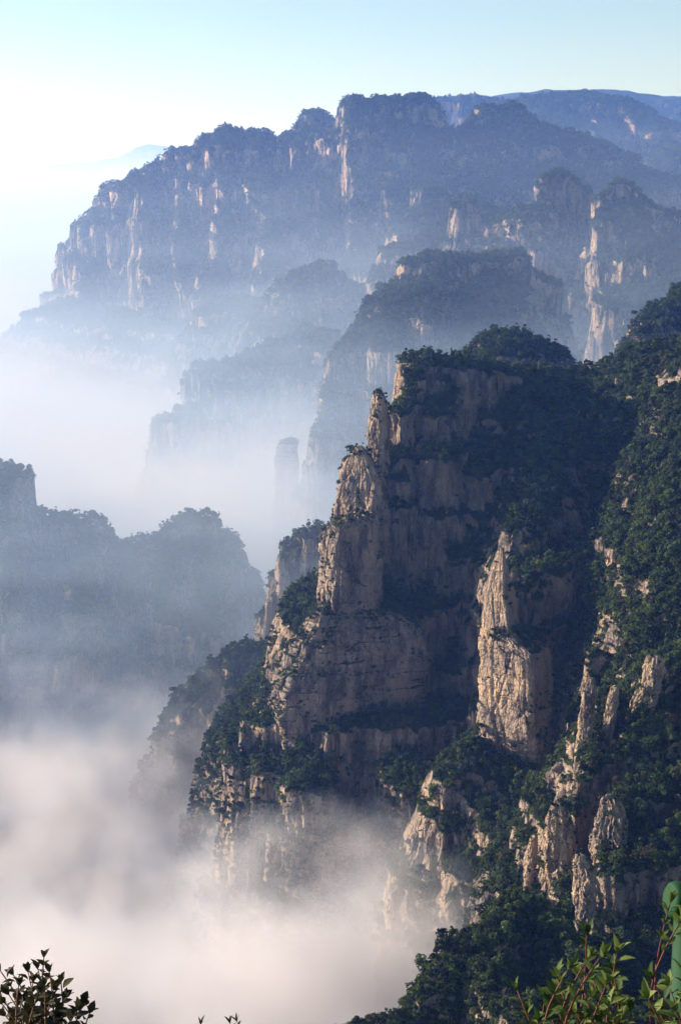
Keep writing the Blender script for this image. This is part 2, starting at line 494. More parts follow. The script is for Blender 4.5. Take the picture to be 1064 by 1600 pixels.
feats = [
    spur((600, 445, 2600, 18), (640, 412, 2600, 25), (690, 401, 2600, 35), (740, 406, 2620, 35), (790, 400, 2650, 30), (850, 440, 2750, 30), p=CLIFF, ks=0.75),
    spur((690, 403, 2600, 30), (670, 450, 2500, 30), (660, 490, 2420, 30), p=CLIFF, ks=0.7),
    spur((610, 445, 2580, 15), (585, 490, 2480, 20), (560, 520, 2420, 20), (530, 560, 2350, 18), p=CLIFF, ks=0.7),
    spur((640, 425, 2580, 20), (610, 500, 2420, 22), (600, 540, 2320, 22), p=CLIFF, ks=0.7),
    spur((530, 565, 2350, 15), (500, 680, 2250, 18), p=WALL, ks=0.8),
    spur((760, 410, 2620, 30), (760, 500, 2450, 40), (740, 560, 2250, 40), p=ROUND, ks=0.7),
]
MTS['spur'] = mountain("mountain", "blue hazy wooded spur with a pale cliff foot rising from the mist", feats,
    -120, 420, 1950, 2950, 2.4, M_ROCK_MID, 8, 50, 2.5, terr=0.4, period=60)

feats = [
    spur((430, 470, 3500, 20), (470, 428, 3500, 30), (500, 417, 3500, 30), (530, 440, 3500, 30), p=ROUND, ks=0.9),
    spur((330, 500, 3700, 30), (350, 465, 3700, 30), (395, 468, 3700, 30), (430, 500, 3700, 30), p=ROUND, ks=0.9),
    spur((430, 500, 3400, 30), (480, 520, 3200, 40), (520, 530, 3000, 40), p=ROUND, ks=0.9),
    spur((305, 590, 3000, 20), (330, 572, 3000, 30), (380, 560, 3000, 30), (440, 540, 3100, 40), p=CLIFF, ks=0.7),
    spur((255, 655, 2850, 15), (290, 640, 2850, 22), (330, 628, 2850, 20), (350, 612, 2850, 20), (400, 600, 2900, 30), p=CLIFF, ks=0.6),
    spur((20, 525, 4500, 30), (65, 490, 4450, 40), (120, 480, 4350, 40), p=ROUND, ks=0.8),
    spur((100, 470, 4350, 40), (200, 490, 4100, 50), (300, 510, 3900, 50), (360, 520, 3700, 50), p=ROUND, ks=0.9),
]
MTS['foot'] = mountain("mountain", "pale wooded knolls half sunk in mist at the foot of the great massif", feats,
    -1000, 250, 2500, 4700, 4.0, M_ROCK_MID, 9, 60, 3, terr=0.3, period=60)

# left ridge
feats = [
    spur((-120, 700, 1750, 30), (-40, 722, 1740, 30), (10, 731, 1730, 20), (35, 738, 1720, 14), p=WALL, ks=0.55),
    spur((50, 775, 1720, 12), (70, 812, 1720, 14), (105, 815, 1700, 14), (150, 822, 1690, 10), (190, 847, 1690, 10), (225, 842, 1680, 14), (265, 838, 1680, 14), p=CLIFF, ks=0.6),
    spur((276, 822, 1680, 6), (300, 808, 1680, 10), (325, 812, 1690, 10), (345, 826, 1700, 7), p=STEEP, ks=0.5),
    spur((345, 826, 1700, 10), (368, 870, 1700, 9), (388, 920, 1705, 9), (405, 975, 1710, 9), p=STEEP, ks=0.5),
    spur((0, 745, 1700, 12), (5, 840, 1620, 12), (10, 920, 1560, 15), p=CLIFF, ks=0.5),
    spur((140, 825, 1680, 10), (135, 860, 1630, 10), (130, 940, 1540, 14), p=CLIFF, ks=0.5),
    spur((190, 850, 1680, 10), (205, 930, 1580, 12), p=CLIFF, ks=0.5),
    spur((265, 840, 1670, 10), (255, 900, 1600, 10), (262, 960, 1530, 14), p=CLIFF, ks=0.5),
    spur((320, 820, 1680, 10), (330, 900, 1590, 14), (320, 970, 1520, 14), p=CLIFF, ks=0.5),
]
MTS['left'] = mountain("mountain", "blue grey wooded ridge with two round summits rising from the mist on the left", feats,
    -480, 0, 1350, 1950, 1.7, M_ROCK_MID, 5, 34, 1.6, terr=0.35, period=40)

# ridges that run down into the mist behind the central peak
feats = [
    spur((432, 895, 1420, 7), (450, 855, 1420, 10), (480, 831, 1420, 12), (530, 826, 1420, 14), (600, 800, 1400, 18), p=CLIFF, ks=0.5),
    spur((292, 1110, 1260, 4), (312, 1072, 1260, 6), (350, 1036, 1260, 9), (382, 1014, 1260, 10), (450, 1008, 1250, 12), (540, 1000, 1230, 15), p=ROUND, ks=0.45),
    spur((985, 556, 1600, 10), (1010, 518, 1610, 14), (1042, 474, 1630, 20), (1100, 430, 1650, 30), p=STEEP, ks=0.6),
    spur((752, 548, 1400, 20), (800, 524, 1400, 28), (835, 540, 1400, 24), (900, 590, 1400, 30), p=ROUND, ks=0.6),
]
MTS['behind'] = mountain("mountain", "misty wooded shoulders running down behind the central cliff", feats,
    -180, 440, 1130, 1760, 1.6, M_ROCK_MID, 4, 30, 1.6, terr=0.2, period=35)

# central peak, saddle and the forested slope on the right
feats = [
    # summit block
    spur((642, 562, 1090, 10), (665, 556, 1090, 16), (700, 560, 1090, 20), (740, 566, 1100, 18), (780, 580, 1110, 16), p=WALL, ks=0.55),
    # saddle and upper right slopes
    spur((780, 582, 1120, 20), (830, 580, 1140, 22), (880, 583, 1150, 22), (940, 575, 1150, 22), (1000, 562, 1150, 25), (1064, 540, 1130, 40), (1180, 480, 1100, 60), p=SLOPE, ks=0.7, fl=.6),
    # left shoulder, stepping down
    spur((640, 575, 1075, 7), (625, 640, 1050, 7), (618, 700, 1040, 9), (610, 740, 1030, 9), p=CLIFF, ks=0.42),
    spur((548, 715, 1085, 5), (545, 745, 1080, 7), (580, 765, 1050, 12), (620, 780, 1025, 12), p=WALL, ks=0.40),
    spur((530, 795, 1075, 5), (575, 800, 1035, 10), p=WALL, ks=0.4),
    # front wall of the summit
    spur((690, 570, 1080, 14), (680, 640, 1055, 12), (690, 700, 1040, 14), p=CLIFF, ks=0.5),
    spur((735, 690, 1060, 14), (745, 735, 1045, 14), (800, 770, 1040, 8), p=WALL, ks=0.55),
    # green rib on the right of the wall
    spur((870, 600, 1140, 16), (855, 660, 1075, 14), (842, 740, 1020, 12), (826, 800, 985, 8), p=STEEP, ks=0.38, fl=.7),
    # left wall with the tower foot
    spur((535, 850, 1010, 9), (560, 880, 1000, 14), (600, 920, 990, 18), (650, 935, 990, 20), p=WALL, ks=0.55),
    spur((505, 960, 1000, 6), (520, 985, 985, 8), (560, 1000, 975, 14), (620, 1010, 970, 20), p=WALL, ks=0.45),
    spur((455, 1015, 985, 4), (480, 1025, 975, 8), (530, 1040, 965, 14), p=WALL, ks=0.32),
    # forest shelf and the lowest wall
    spur((362, 1152, 955, 4), (390, 1128, 955, 8), (430, 1118, 955, 14), (520, 1118, 945, 18), (620, 1110, 940, 22), (700, 1090, 960, 20), p=WALL, ks=0.5),
    spur((362, 1182, 945, 4), (385, 1192, 935, 6), (450, 1195, 925, 12), p=WALL, ks=0.5),
    spur((470, 1160, 935, 12), (480, 1220, 900, 12), p=CLIFF, ks=0.4),
    spur((620, 1150, 930, 12), (640, 1210, 900, 12), p=CLIFF, ks=0.4),
]
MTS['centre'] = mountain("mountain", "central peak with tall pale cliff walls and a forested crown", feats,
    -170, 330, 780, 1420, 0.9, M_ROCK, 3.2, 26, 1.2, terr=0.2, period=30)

feats = [
    # slope falling from the upper right
    spur((1240, 520, 1030, 60), (1150, 600, 1000, 45), (1080, 680, 980, 28), (1040, 740, 965, 20), (1005, 820, 945, 13), (975, 900, 925, 9), (955, 960, 910, 6), p=STEEP, ks=0.36, fl=.8),
    spur((1180, 780, 880, 30), (1110, 850, 850, 22), (1065, 930, 820, 14), (1035, 1000, 795, 9), p=STEEP, ks=0.34, fl=.8),
    spur((1240, 640, 920, 40), (1180, 780, 880, 30), p=STEEP, ks=0.45),
    spur((1090, 700, 940, 14), (1060, 790, 890, 10), (1030, 860, 865, 8), p=STEEP, ks=0.34, fl=.8),
]
MTS['right'] = mountain("mountain", "steep forest slope filling the right edge of the view", feats,
    90, 400, 700, 1180, 1.1, M_ROCK, 3.0, 28, 1.4, terr=0.2, period=30)

feats = [
    # ridge that carries the pillar
    spur((1000, 800, 1000, 14), (930, 850, 975, 10), (875, 880, 950, 9), (830, 895, 930, 7), (800, 925, 915, 5), p=CLIFF, ks=0.4),
    spur((890, 960, 985, 9), (905, 1050, 960, 9), p=CLIFF, ks=0.3),
    spur((722, 1172, 845, 5), (745, 1160, 850, 7), (790, 1198, 842, 9), (860, 1208, 845, 9), (890, 1195, 850, 9), p=ROUND, ks=0.24),
    spur((705, 1225, 838, 5), (730, 1235, 830, 7), (770, 1250, 825, 9), p=WALL, ks=0.5),
    spur((762, 1265, 822, 5), (775, 1310, 800, 5), (800, 1345, 785, 6), p=WALL, ks=0.4),
    spur((820, 1240, 822, 8), (850, 1290, 795, 8), (860, 1350, 770, 8), p=SLOPE, ks=0.28),
]
MTS['pillar_ridge'] = mountain("mountain", "wooded cliff foot under the tall sunlit pillar", feats,
    20, 260, 640, 1010, 1.0, M_ROCK, 2.6, 22, 1.1, terr=0.35, period=22)

feats = [
    spur((1240, 960, 770, 30), (1130, 1000, 755, 18), (1070, 1025, 748, 10), (1040, 1045, 742, 8), p=SLOPE, ks=0.3),
    spur((1050, 1050, 742, 8), (1000, 1085, 738, 8), (965, 1085, 734, 7), (945, 1090, 730, 5), p=WALL, ks=0.4),
    spur((1020, 1080, 730, 7), (1010, 1120, 715, 8), (1000, 1150, 705, 8), p=CLIFF, ks=0.25),
    spur((938, 1095, 728, 4), (926, 1150, 712, 4), (916, 1190, 700, 4), p=WALL, ks=0.35),
    spur((1130, 1060, 725, 18), (1060, 1140, 705, 12), (990, 1165, 695, 9), (935, 1180, 692, 5), p=CLIFF, ks=0.28),
    spur((935, 1185, 690, 4), (912, 1225, 684, 4), (898, 1262, 678, 4), p=WALL, ks=0.4),
    spur((1100, 1190, 685, 18), (1010, 1235, 670, 9), (968, 1258, 660, 5), p=CLIFF, ks=0.3),
    spur((980, 1265, 655, 7), (965, 1320, 640, 6), (950, 1345, 630, 5), p=CLIFF, ks=0.25),
    spur((1150, 1260, 645, 20), (1010, 1330, 630, 10), (955, 1350, 625, 6), p=CLIFF, ks=0.28),
    spur((880, 1345, 670, 4), (888, 1390, 650, 5), (900, 1440, 630, 6), p=CLIFF, ks=0.25),
]
MTS['crags'] = mountain("mountain", "dark wooded crags with small sunlit rock faces at the lower right", feats,
    60, 300, 520, 800, 0.8, M_ROCK, 2.2, 18, 0.9, terr=0.35, period=18)

feats = [
    spur((540, 1625, 490, 4), (640, 1594, 500, 4), (680, 1540, 510, 4), (705, 1500, 520, 4), (735, 1470, 530, 5), (775, 1440, 545, 5), (822, 1412, 565, 6), (850, 1428, 580, 5), (890, 1480, 585, 6), (940, 1490, 590, 8), (1064, 1470, 610, 12), (1200, 1430, 630, 18), p=STEEP, ks=0.25),
    spur((840, 1432, 560, 4), (900, 1520, 520, 6), (960, 1600, 480, 7), p=STEEP, ks=0.22),
    spur((950, 1495, 580, 6), (1010, 1560, 545, 7), (1064, 1640, 500, 8), p=STEEP, ks=0.22),
    spur((740, 1480, 525, 3), (800, 1570, 490, 4), (850, 1680, 460, 5), p=STEEP, ks=0.2),
]
MTS['low_ridge'] = mountain("mountain", "dark shaded wooded ridge falling into mist along the bottom right", feats,
    -40, 280, 390, 720, 0.75, M_ROCK, 2.0, 16, 0.9, terr=0.3, period=16)

# ------------------------------------------------------------------ free standing rock pillars: rings of stone, one mesh each
ROCKS = []


def rock_spire(label, rows, D, depth=1.0, turn=0.0, power=3.0, flute=0.10, step=0.7, mat=M_PILLAR, seed=0, group=None, base_drop=25.0, bush=()):
    """rows: (py, left px, right px) from the top to the foot; depth: thickness / width; turn: which way the flat sides face"""
    pts = [(pix(l, py, D), pix(r, py, D)) for py, l, r in rows]
    zs = np.array([a[2] for a, b in pts]); xl = np.array([a[0] for a, b in pts]); xr = np.array([b[0] for a, b in pts])
    zt, zb = zs[0], zs[-1] - base_drop
    nz = max(12, int((zt - zb) / step)); nu = int(max(48, min(260, 2.6 * (xr - xl).max() / step)))
    Z = np.linspace(zb, zt, nz)
    order = np.argsort(zs)
    L = np.interp(Z, zs[order], xl[order]); Rr = np.interp(Z, zs[order], xr[order])
    th = np.linspace(0, 2 * np.pi, nu, endpoint=False)
    c, s = np.cos(th), np.sin(th)
    turn = -turn            # positive: the flat front looks towards the sun
    rad = (np.abs(c) ** power + np.abs(s) ** power) ** (-1 / power)
    px_, py_ = rad * c, rad * s * depth
    ca, sa = math.cos(turn), math.sin(turn)
    ux, uy = px_ * ca - py_ * sa, px_ * sa + py_ * ca
    hw = (ux.max() - ux.min()) / 2
    ux = ux / hw; uy = uy / hw
    W = (Rr - L) / 2; C = (Rr + L) / 2
    wmax = W.max()
    U, ZZ = np.meshgrid(np.arange(nu), Z)
    bx = ux[U]; by = uy[U]
    Wg = W[:, None]
    k = 1.0 / max(4.0, wmax * 0.45)
    xx = bx * wmax; yy = by * wmax
    dsp = flute * (1.0 * fbm3(xx * k + seed, yy * k, ZZ * k * 0.4 + seed, 3) + 0.3 * (1 - 2 * np.abs(n3(xx * k * 2.2, yy * k * 2.2 + seed, ZZ * k * 0.2))) - 0.15)
    bedn = n3(xx * 0.02, yy * 0.02, ZZ / 4.5 + seed) + 0.6 * n3(xx * 0.05, yy * 0.05, ZZ / 1.8)
    bs = max(2.2, wmax * 0.6)
    dsp = dsp + flute * 1.3 * blocks(xx.ravel(), yy.ravel(), ZZ.ravel() + seed * 31, bs).reshape(xx.shape)
    dsp = dsp + 0.03 * np.sign(bedn) * np.abs(bedn) ** 0.6
    t = (ZZ - zb) / (zt - zb)
    sc = Wg * (1 + dsp)
    yc = pix(0, rows[0][0], D)[1] + wmax * depth * 0.6
    co = np.stack([C[:, None] + bx * sc, yc + by * sc, ZZ + 0.8 * n3(xx * .2, yy * .2, ZZ * .1)], -1)
    # uneven crown instead of a flat lid
    caps = []
    for q in (0.92, 0.8, 0.66, 0.5, 0.34, 0.18, 0.06):
        last = co[-1].copy(); ctr = last.mean(0)
        cp = ctr + (last - ctr) * q
        cp[:, 2] = last[:, 2] + (1 - q ** 2) * W[-1] * 0.35 + min(1.5, 0.3 * W[-1]) * fbm2(cp[:, 0] * .35 + seed, cp[:, 1] * .35, 2)
        caps.append(cp)
    co = np.concatenate([co] + [x[None] for x in caps], 0)
    me = grid_mesh("rock_spire", co.reshape(-1, 3), nu, len(co), wrap=True, smooth=False)
    o = link("rock_spire", me, mat)
    tag(o, label, "rock spire", group)
    # normals for planting
    dv = np.gradient(co, axis=0); du = np.roll(co, -1, 1) - np.roll(co, 1, 1)
    N = np.cross(du, dv); area = np.linalg.norm(N, axis=2) / 2; N /= area[..., None] * 2 + 1e-9
    gb = np.random.default_rng(seed + 7)
    flat_ = co.reshape(-1, 3); fn = N.reshape(-1, 3)
    extra = []
    for py, half, x0, x1, cnt in bush:
        z0 = pix(0, py, D)[2]; xa, xb = pix(x0, py, D)[0], pix(x1, py, D)[0]
        okb = (np.abs(flat_[:, 2] - z0) < half) & (fn[:, 1] < 0.1) & (n3(flat_[:, 0] / 7, flat_[:, 1] / 7, flat_[:, 2] / 7 + seed) > 0.02) & (flat_[:, 0] > xa) & (flat_[:, 0] < xb)
        idx = np.flatnonzero(okb)
        if len(idx): extra.append(flat_[gb.choice(idx, min(cnt, len(idx)), replace=False)])
    ROCKS.append(dict(o=o, co=co, N=N, step=step, extra=extra, area=area))
    return o


rock_spire("tall tan sunlit rock pillar with a bushy ledge halfway up", [(866, 779, 790), (890, 770, 796), (930, 759, 805), (985, 754, 815), (1006, 749, 850), (1014, 749, 862), (1060, 749, 866), (1120, 749, 868), (1165, 754, 870), (1195, 775, 872), (1230, 785, 875)], 850, 0.75, R(34), 5.0, 0.045, 0.5, seed=3, bush=[(996, 4, 752, 850, 46), (1100, 5, 800, 868, 16), (1150, 8, 800, 870, 40), (940, 8, 785, 815, 14)])
rock_spire("slim golden rock spire with a shrubby tip beside the central summit", [(612, 584, 596), (630, 580, 606), (660, 576, 609), (700, 573, 609), (740, 574, 607), (762, 580, 606), (800, 582, 610)], 1022, 0.9, R(25), 3.0, 0.08, 0.5, seed=8, bush=[(652, 2.5, 577, 610, 10), (620, 3, 583, 606, 8), (760, 5, 570, 610, 14)])
rock_spire("squared grey rock tower with a flat bushy top, left of the central cliff", [(816, 528, 588), (824, 516, 592), (850, 510, 594), (900, 505, 596), (940, 499, 598), (985, 494, 602), (1010, 492, 604)], 953, 0.7, R(-16), 6.0, 0.075, 0.5, mat=M_GREY_SHADE, seed=14, bush=[(900, 14, 500, 590, 10), (850, 8, 510, 545, 8), (960, 10, 494, 540, 20)])
rock_spire("wide grey rock buttress under the flat topped tower, sunlit along its left edge", [(950, 500, 585), (962, 494, 620), (985, 476, 648), (1010, 463, 658), (1060, 438, 668), (1105, 428, 672), (1120, 427, 672), (1150, 435, 672)], 946, 0.5, R(-10), 5.0, 0.07, 0.6, mat=M_GREY_SHADE, seed=17, bush=[(958, 6, 480, 640, 40), (985, 12, 440, 520, 30), (1075, 20, 560, 670, 14)])
rock_spire("pale stepped rock shoulder just left of and below the golden spire", [(703, 553, 570), (716, 545, 582), (745, 533, 600), (785, 524, 604), (812, 522, 608), (835, 508, 610), (860, 506, 612)], 1010, 0.5, R(24), 3.5, 0.10, 0.5, seed=61, bush=[(712, 4, 540, 590, 16), (770, 5, 525, 600, 16), (815, 4, 515, 600, 12)])
rock_spire("thin dark tipped needle standing on the wooded crags", [(1060, 918, 930), (1085, 912, 933), (1120, 905, 930), (1160, 900, 924), (1200, 897, 915)], 705, 0.9, R(20), 3.0, 0.12, 0.35, seed=21)
rock_spire("knobbly pale rock head among trees at the right edge", [(1030, 1012, 1036), (1045, 1005, 1040), (1075, 1000, 1036), (1105, 988, 1030), (1130, 980, 1020)], 715, 0.9, R(25), 3.0, 0.12, 0.35, seed=25)
rock_spire("short stubby rock point between the needle and the rock head", [(1075, 955, 968), (1100, 948, 966), (1130, 942, 962)], 712, 0.9, R(25), 3.0, 0.12, 0.35, seed=29)
rock_spire("stepped sunlit block crag above the hanging rock slab", [(1256, 940, 972), (1275, 934, 982), (1300, 926, 984), (1335, 922, 990), (1350, 925, 990)], 640, 0.9, R(28), 4.0, 0.12, 0.35, seed=33)
rock_spire("narrow orange rock slab hanging lowest on the dark slope", [(1340, 899, 915), (1360, 896, 930), (1400, 897, 934), (1440, 899, 930), (1462, 903, 920), (1475, 906, 915)], 600, 0.8, R(30), 3.0, 0.12, 0.35, seed=37)
rock_spire("cracked brown rock buttress below the tall pillar's right foot", [(1262, 862, 884), (1290, 853, 898), (1330, 849, 900), (1368, 850, 900), (1395, 858, 900)], 655, 0.9, R(15), 3.5, 0.12, 0.35, seed=41)
rock_spire("thin rock blade between the cliff foot and brown buttress", [(1310, 828, 840), (1340, 822, 840), (1370, 818, 835), (1410, 816, 824)], 668, 0.9, R(30), 3.0, 0.12, 0.35, seed=45)
rock_spire("lone round topped rock stack standing in pale mist", [(688, 447, 462), (694, 434, 466), (706, 431, 464), (722, 428, 468), (760, 430, 466), (800, 425, 470)], 2400, 0.9, R(20), 3.0, 0.04, 1.6, mat=M_ROCK_MID, seed=49, base_drop=120)
rock_spire("tiny knob of rock on the left ridge crest", [(801, 139, 148), (812, 131, 156), (830, 130, 160), (850, 130, 165)], 1675, 0.9, R(20), 3.0, 0.10, 1.0, mat=M_ROCK_MID, seed=53)
rock_spire("hazy pale rock buttress at the mist edge behind the central cliff", [(672, 484, 530), (690, 480, 540), (740, 478, 545), (800, 476, 550)], 2250, 0.8, R(20), 4.0, 0.07, 1.5, mat=M_ROCK_MID, seed=57, base_drop=120)

# ------------------------------------------------------------------ trees
prng = random.Random(5)


def crown_mesh(name, n, r, h, leaf, lobes, seed):
    """leaf clumps through the volume of several uneven lobes"""
    g = np.random.default_rng(seed)
    lob = []
    for i in range(lobes):
        a = g.uniform(0, 2 * np.pi); q = g.uniform(0.1, 0.62) * r
        lob.append((q * math.cos(a), q * math.sin(a), h * g.uniform(0.42, 0.86), r * g.uniform(0.36, 0.6)))
    lob.append((0, 0, h * 0.85, r * 0.42))
    lob = np.array(lob)
    w = lob[:, 3] ** 2; w /= w.sum()
    pick = g.choice(len(lob), n, p=w)
    d = g.normal(size=(n, 3)); d /= np.linalg.norm(d, axis=1)[:, None]
    d[:, 2] = np.where(d[:, 2] < -0.3, -d[:, 2], d[:, 2])
    rad = lob[pick, 3] * g.uniform(0.72, 1.1, n)
    p = lob[pick, :3] + d * rad[:, None] * np.array([1, 1, 0.85])
    nrm = d + g.normal(size=(n, 3)) * 0.5; nrm /= np.linalg.norm(nrm, axis=1)[:, None]
    a = np.cross(nrm, g.normal(size=(n, 3))); a /= np.linalg.norm(a, axis=1)[:, None]
    b = np.cross(nrm, a)
    L = leaf * g.uniform(0.6, 1.3, n)[:, None]
    bend = nrm * L * 0.3
    co = np.stack([p - a * L - bend, p + b * L * 0.6, p + a * L - bend, p - b * L * 0.6], 1).reshape(-1, 3)
    me = bpy.data.meshes.new(name)
    me.vertices.add(n * 4)
    me.vertices.foreach_set("co", co.astype(np.float32).ravel())
    add_quads(me, np.arange(n * 4, dtype=np.int32).reshape(-1, 4), False)
    me.materials.append(M_LEAF)
    return me


def tube(bm, pts, r0, r1, seg=6):
    """a tapered limb through points"""
    rings = []
    for i, p in enumerate(pts):
        p = Vector(p)
        a = Vector(pts[max(0, i - 1)]); b = Vector(pts[min(len(pts) - 1, i + 1)])
        q = (b - a).to_track_quat('Z', 'Y')
        r = r0 + (r1 - r0) * i / (len(pts) - 1)
        rings.append([bm.verts.new(p + q @ Vector((r * math.cos(k * 2 * math.pi / seg), r * math.sin(k * 2 * math.pi / seg), 0))) for k in range(seg)])
    for u, v in zip(rings[:-1], rings[1:]):
        for k in range(seg):
            f = bm.faces.new((u[k], u[(k + 1) % seg], v[(k + 1) % seg], v[k])); f.smooth = True
    bm.faces.new(rings[-1])
    bm.faces.new(list(reversed(rings[0])))


def to_obj(bm, name, mat, parent=None):
    me = bpy.data.meshes.new(name)
    bm.to_mesh(me); bm.free()
    return link(name, me, mat, parent)


def trunk_mesh(h, seed):
    g = random.Random(seed)
    bm = bmesh.new()
    tube(bm, [(0, 0, -1.2), (0.1, 0, h * 0.2), (g.uniform(-.2, .2), g.uniform(-.2, .2), h * 0.5), (0, 0, h * 0.85)], 0.28, 0.06)
    for k in range(4):
        a = g.uniform(0, 6.28); z = h * g.uniform(.3, .5)
        tube(bm, [(0, 0, z), (math.cos(a) * .9, math.sin(a) * .9, z + .9), (math.cos(a) * 1.9, math.sin(a) * 1.9, z + 2.2)], 0.12, 0.03, 5)
    me = bpy.data.meshes.new("trunk")
    bm.to_mesh(me); bm.free()
    me.materials.append(M_BARK)
    return me


PROTO_C = bpy.data.collections.new("tree_kinds")        # not linked to the scene: only the source shapes of the forests
for k in range(5):
    o = bpy.data.objects.new("tree_kind", crown_mesh("crown", 120, (3.4, 3.0, 3.7, 2.3, 3.2)[k], (5.8, 7.2, 5.0, 8.6, 6.4)[k], 0.60, (5, 4, 7, 3, 6)[k], 100 + k))
    PROTO_C.objects.link(o)
PROTO_F = bpy.data.collections.new("far_tree_kinds")
for k in range(4):
    o = bpy.data.objects.new("far_tree_kind", crown_mesh("crown", 46, 3.6, 5.6, 1.0, 4, 200 + k))
    PROTO_F.objects.link(o)


def forest_group(proto):
    ng = bpy.data.node_groups.new("forest_scatter", 'GeometryNodeTree')
    ng.interface.new_socket("Geometry", in_out='INPUT', socket_type='NodeSocketGeometry')
    ng.interface.new_socket("Geometry", in_out='OUTPUT', socket_type='NodeSocketGeometry')
    N = ng.nodes
    gi = N.new("NodeGroupInput"); go = N.new("NodeGroupOutput")
    iop = N.new("GeometryNodeInstanceOnPoints")
    ci = N.new("GeometryNodeCollectionInfo")
    ci.inputs[0].default_value = proto
    ci.inputs[1].default_value = True
    ci.inputs[2].default_value = True
    iop.inputs["Pick Instance"].default_value = True
    L = ng.links

    def attr(nm, typ):
        a = N.new("GeometryNodeInputNamedAttribute"); a.data_type = typ; a.inputs[0].default_value = nm
        return a.outputs[0]
    L.new(gi.outputs[0], iop.inputs["Points"])
    L.new(ci.outputs[0], iop.inputs["Instance"])
    L.new(attr("kind_index", 'INT'), iop.inputs["Instance Index"])
    eu = N.new("FunctionNodeEulerToRotation")
    L.new(attr("turn", 'FLOAT_VECTOR'), eu.inputs[0])
    L.new(eu.outputs[0], iop.inputs["Rotation"])
    L.new(attr("size", 'FLOAT_VECTOR'), iop.inputs["Scale"])
    L.new(iop.outputs[0], go.inputs[0])
    return ng


NG_NEAR, NG_FAR = forest_group(PROTO_C), forest_group(PROTO_F)

# depth raster of the whole relief, to know which trees one can see
ZW, ZH = 266, 400
zbuf = np.full((ZH, ZW), 1e9, np.float32)
for d in list(MTS.values()) + ROCKS:
    c = d['co'].reshape(-1, 3)
    px_, py_, f_ = to_px(c[:, 0], c[:, 1], c[:, 2])
    ix = (px_ / 4).astype(int); iy = (py_ / 4).astype(int)
    ok = (ix >= 0) & (ix < ZW) & (iy >= 0) & (iy < ZH)
    np.minimum.at(zbuf, (iy[ok], ix[ok]), f_[ok])


def plant(d, density, lo, hi, smin, smax, wall=0.03, seed=0, low=None):
    """points on the relief where trees stand: dense on slopes, a few scrubs on the walls"""
    g = np.random.default_rng(seed)
    co, N = d['co'].reshape(-1, 3), d['N'].reshape(-1, 3)
    nz = np.clip(N[:, 2], 0.08, 1)
    area = d['area'].ravel() if 'area' in d else d['step'] ** 2 / nz
    patch = fbm2(co[:, 0] / 35, co[:, 1] / 35 + co[:, 2] / 50, 3) * 0.22
    w = sstep(lo, hi, nz + patch)
    if low is not None: w = np.maximum(w, 0.85 * (1 - sstep(low - 12, low + 12, co[:, 2])) * (patch > -0.25))
    keep = (w + wall) * area * density
    tocam = -co / (np.linalg.norm(co, axis=1)[:, None] + 1e-6)
    facing = (N * tocam).sum(1) > -0.35
    px_, py_, f_ = to_px(co[:, 0], co[:, 1], co[:, 2])
    vis = (px_ > -90) & (px_ < 1154) & (py_ > -50) & (py_ < 1720) & (co[:, 2] > -620)
    sel = (g.random(len(co)) < keep) & facing & vis
    p = co[sel]; ww = w[sel]
    s = g.uniform(smin, smax, len(p)) * (0.58 + 0.42 * ww) * np.exp(np.clip(0.26 * g.normal(size=len(p)), -.6, .45))
    return p + g.normal(size=p.shape) * np.array([.4, .4, 0]) * d['step'], s, N[sel]


def seen(p):
    px_, py_, f_ = to_px(p[:, 0], p[:, 1], p[:, 2] + 3)
    ix = np.clip((px_ / 4).astype(int), 0, ZW - 1); iy = np.clip((py_ / 4).astype(int), 0, ZH - 1)
    ok = (px_ > 4) & (px_ < 1060) & (py_ > 4) & (py_ < 1596)
    return ok & (f_ < zbuf[iy, ix] + 9)


def forest(pts, s, label, ng, nk, seed=0):
    g = np.random.default_rng(seed)
    n = len(pts)
    me = bpy.data.meshes.new("forest")
    me.vertices.add(n)
    pts = pts.copy(); pts[:, 2] -= 0.9 * s
    me.vertices.foreach_set("co", pts.astype(np.float32).ravel())
    a = me.attributes.new("kind_index", 'INT', 'POINT'); a.data.foreach_set("value", g.integers(0, nk, n).astype(np.int32))
    rot = np.stack([g.normal(size=n) * .09, g.normal(size=n) * .09, g.uniform(0, 6.28, n)], 1).astype(np.float32)
    a = me.attributes.new("turn", 'FLOAT_VECTOR', 'POINT'); a.data.foreach_set("vector", rot.ravel())
    sz = np.stack([s, s, s * g.uniform(0.8, 1.25, n)], 1).astype(np.float32)
    a = me.attributes.new("size", 'FLOAT_VECTOR', 'POINT'); a.data.foreach_set("vector", sz.ravel())
    o = link("forest", me)
    m = o.modifiers.new("scatter", 'NODES'); m.node_group = ng
    tag(o, label, kind="stuff")
    return o


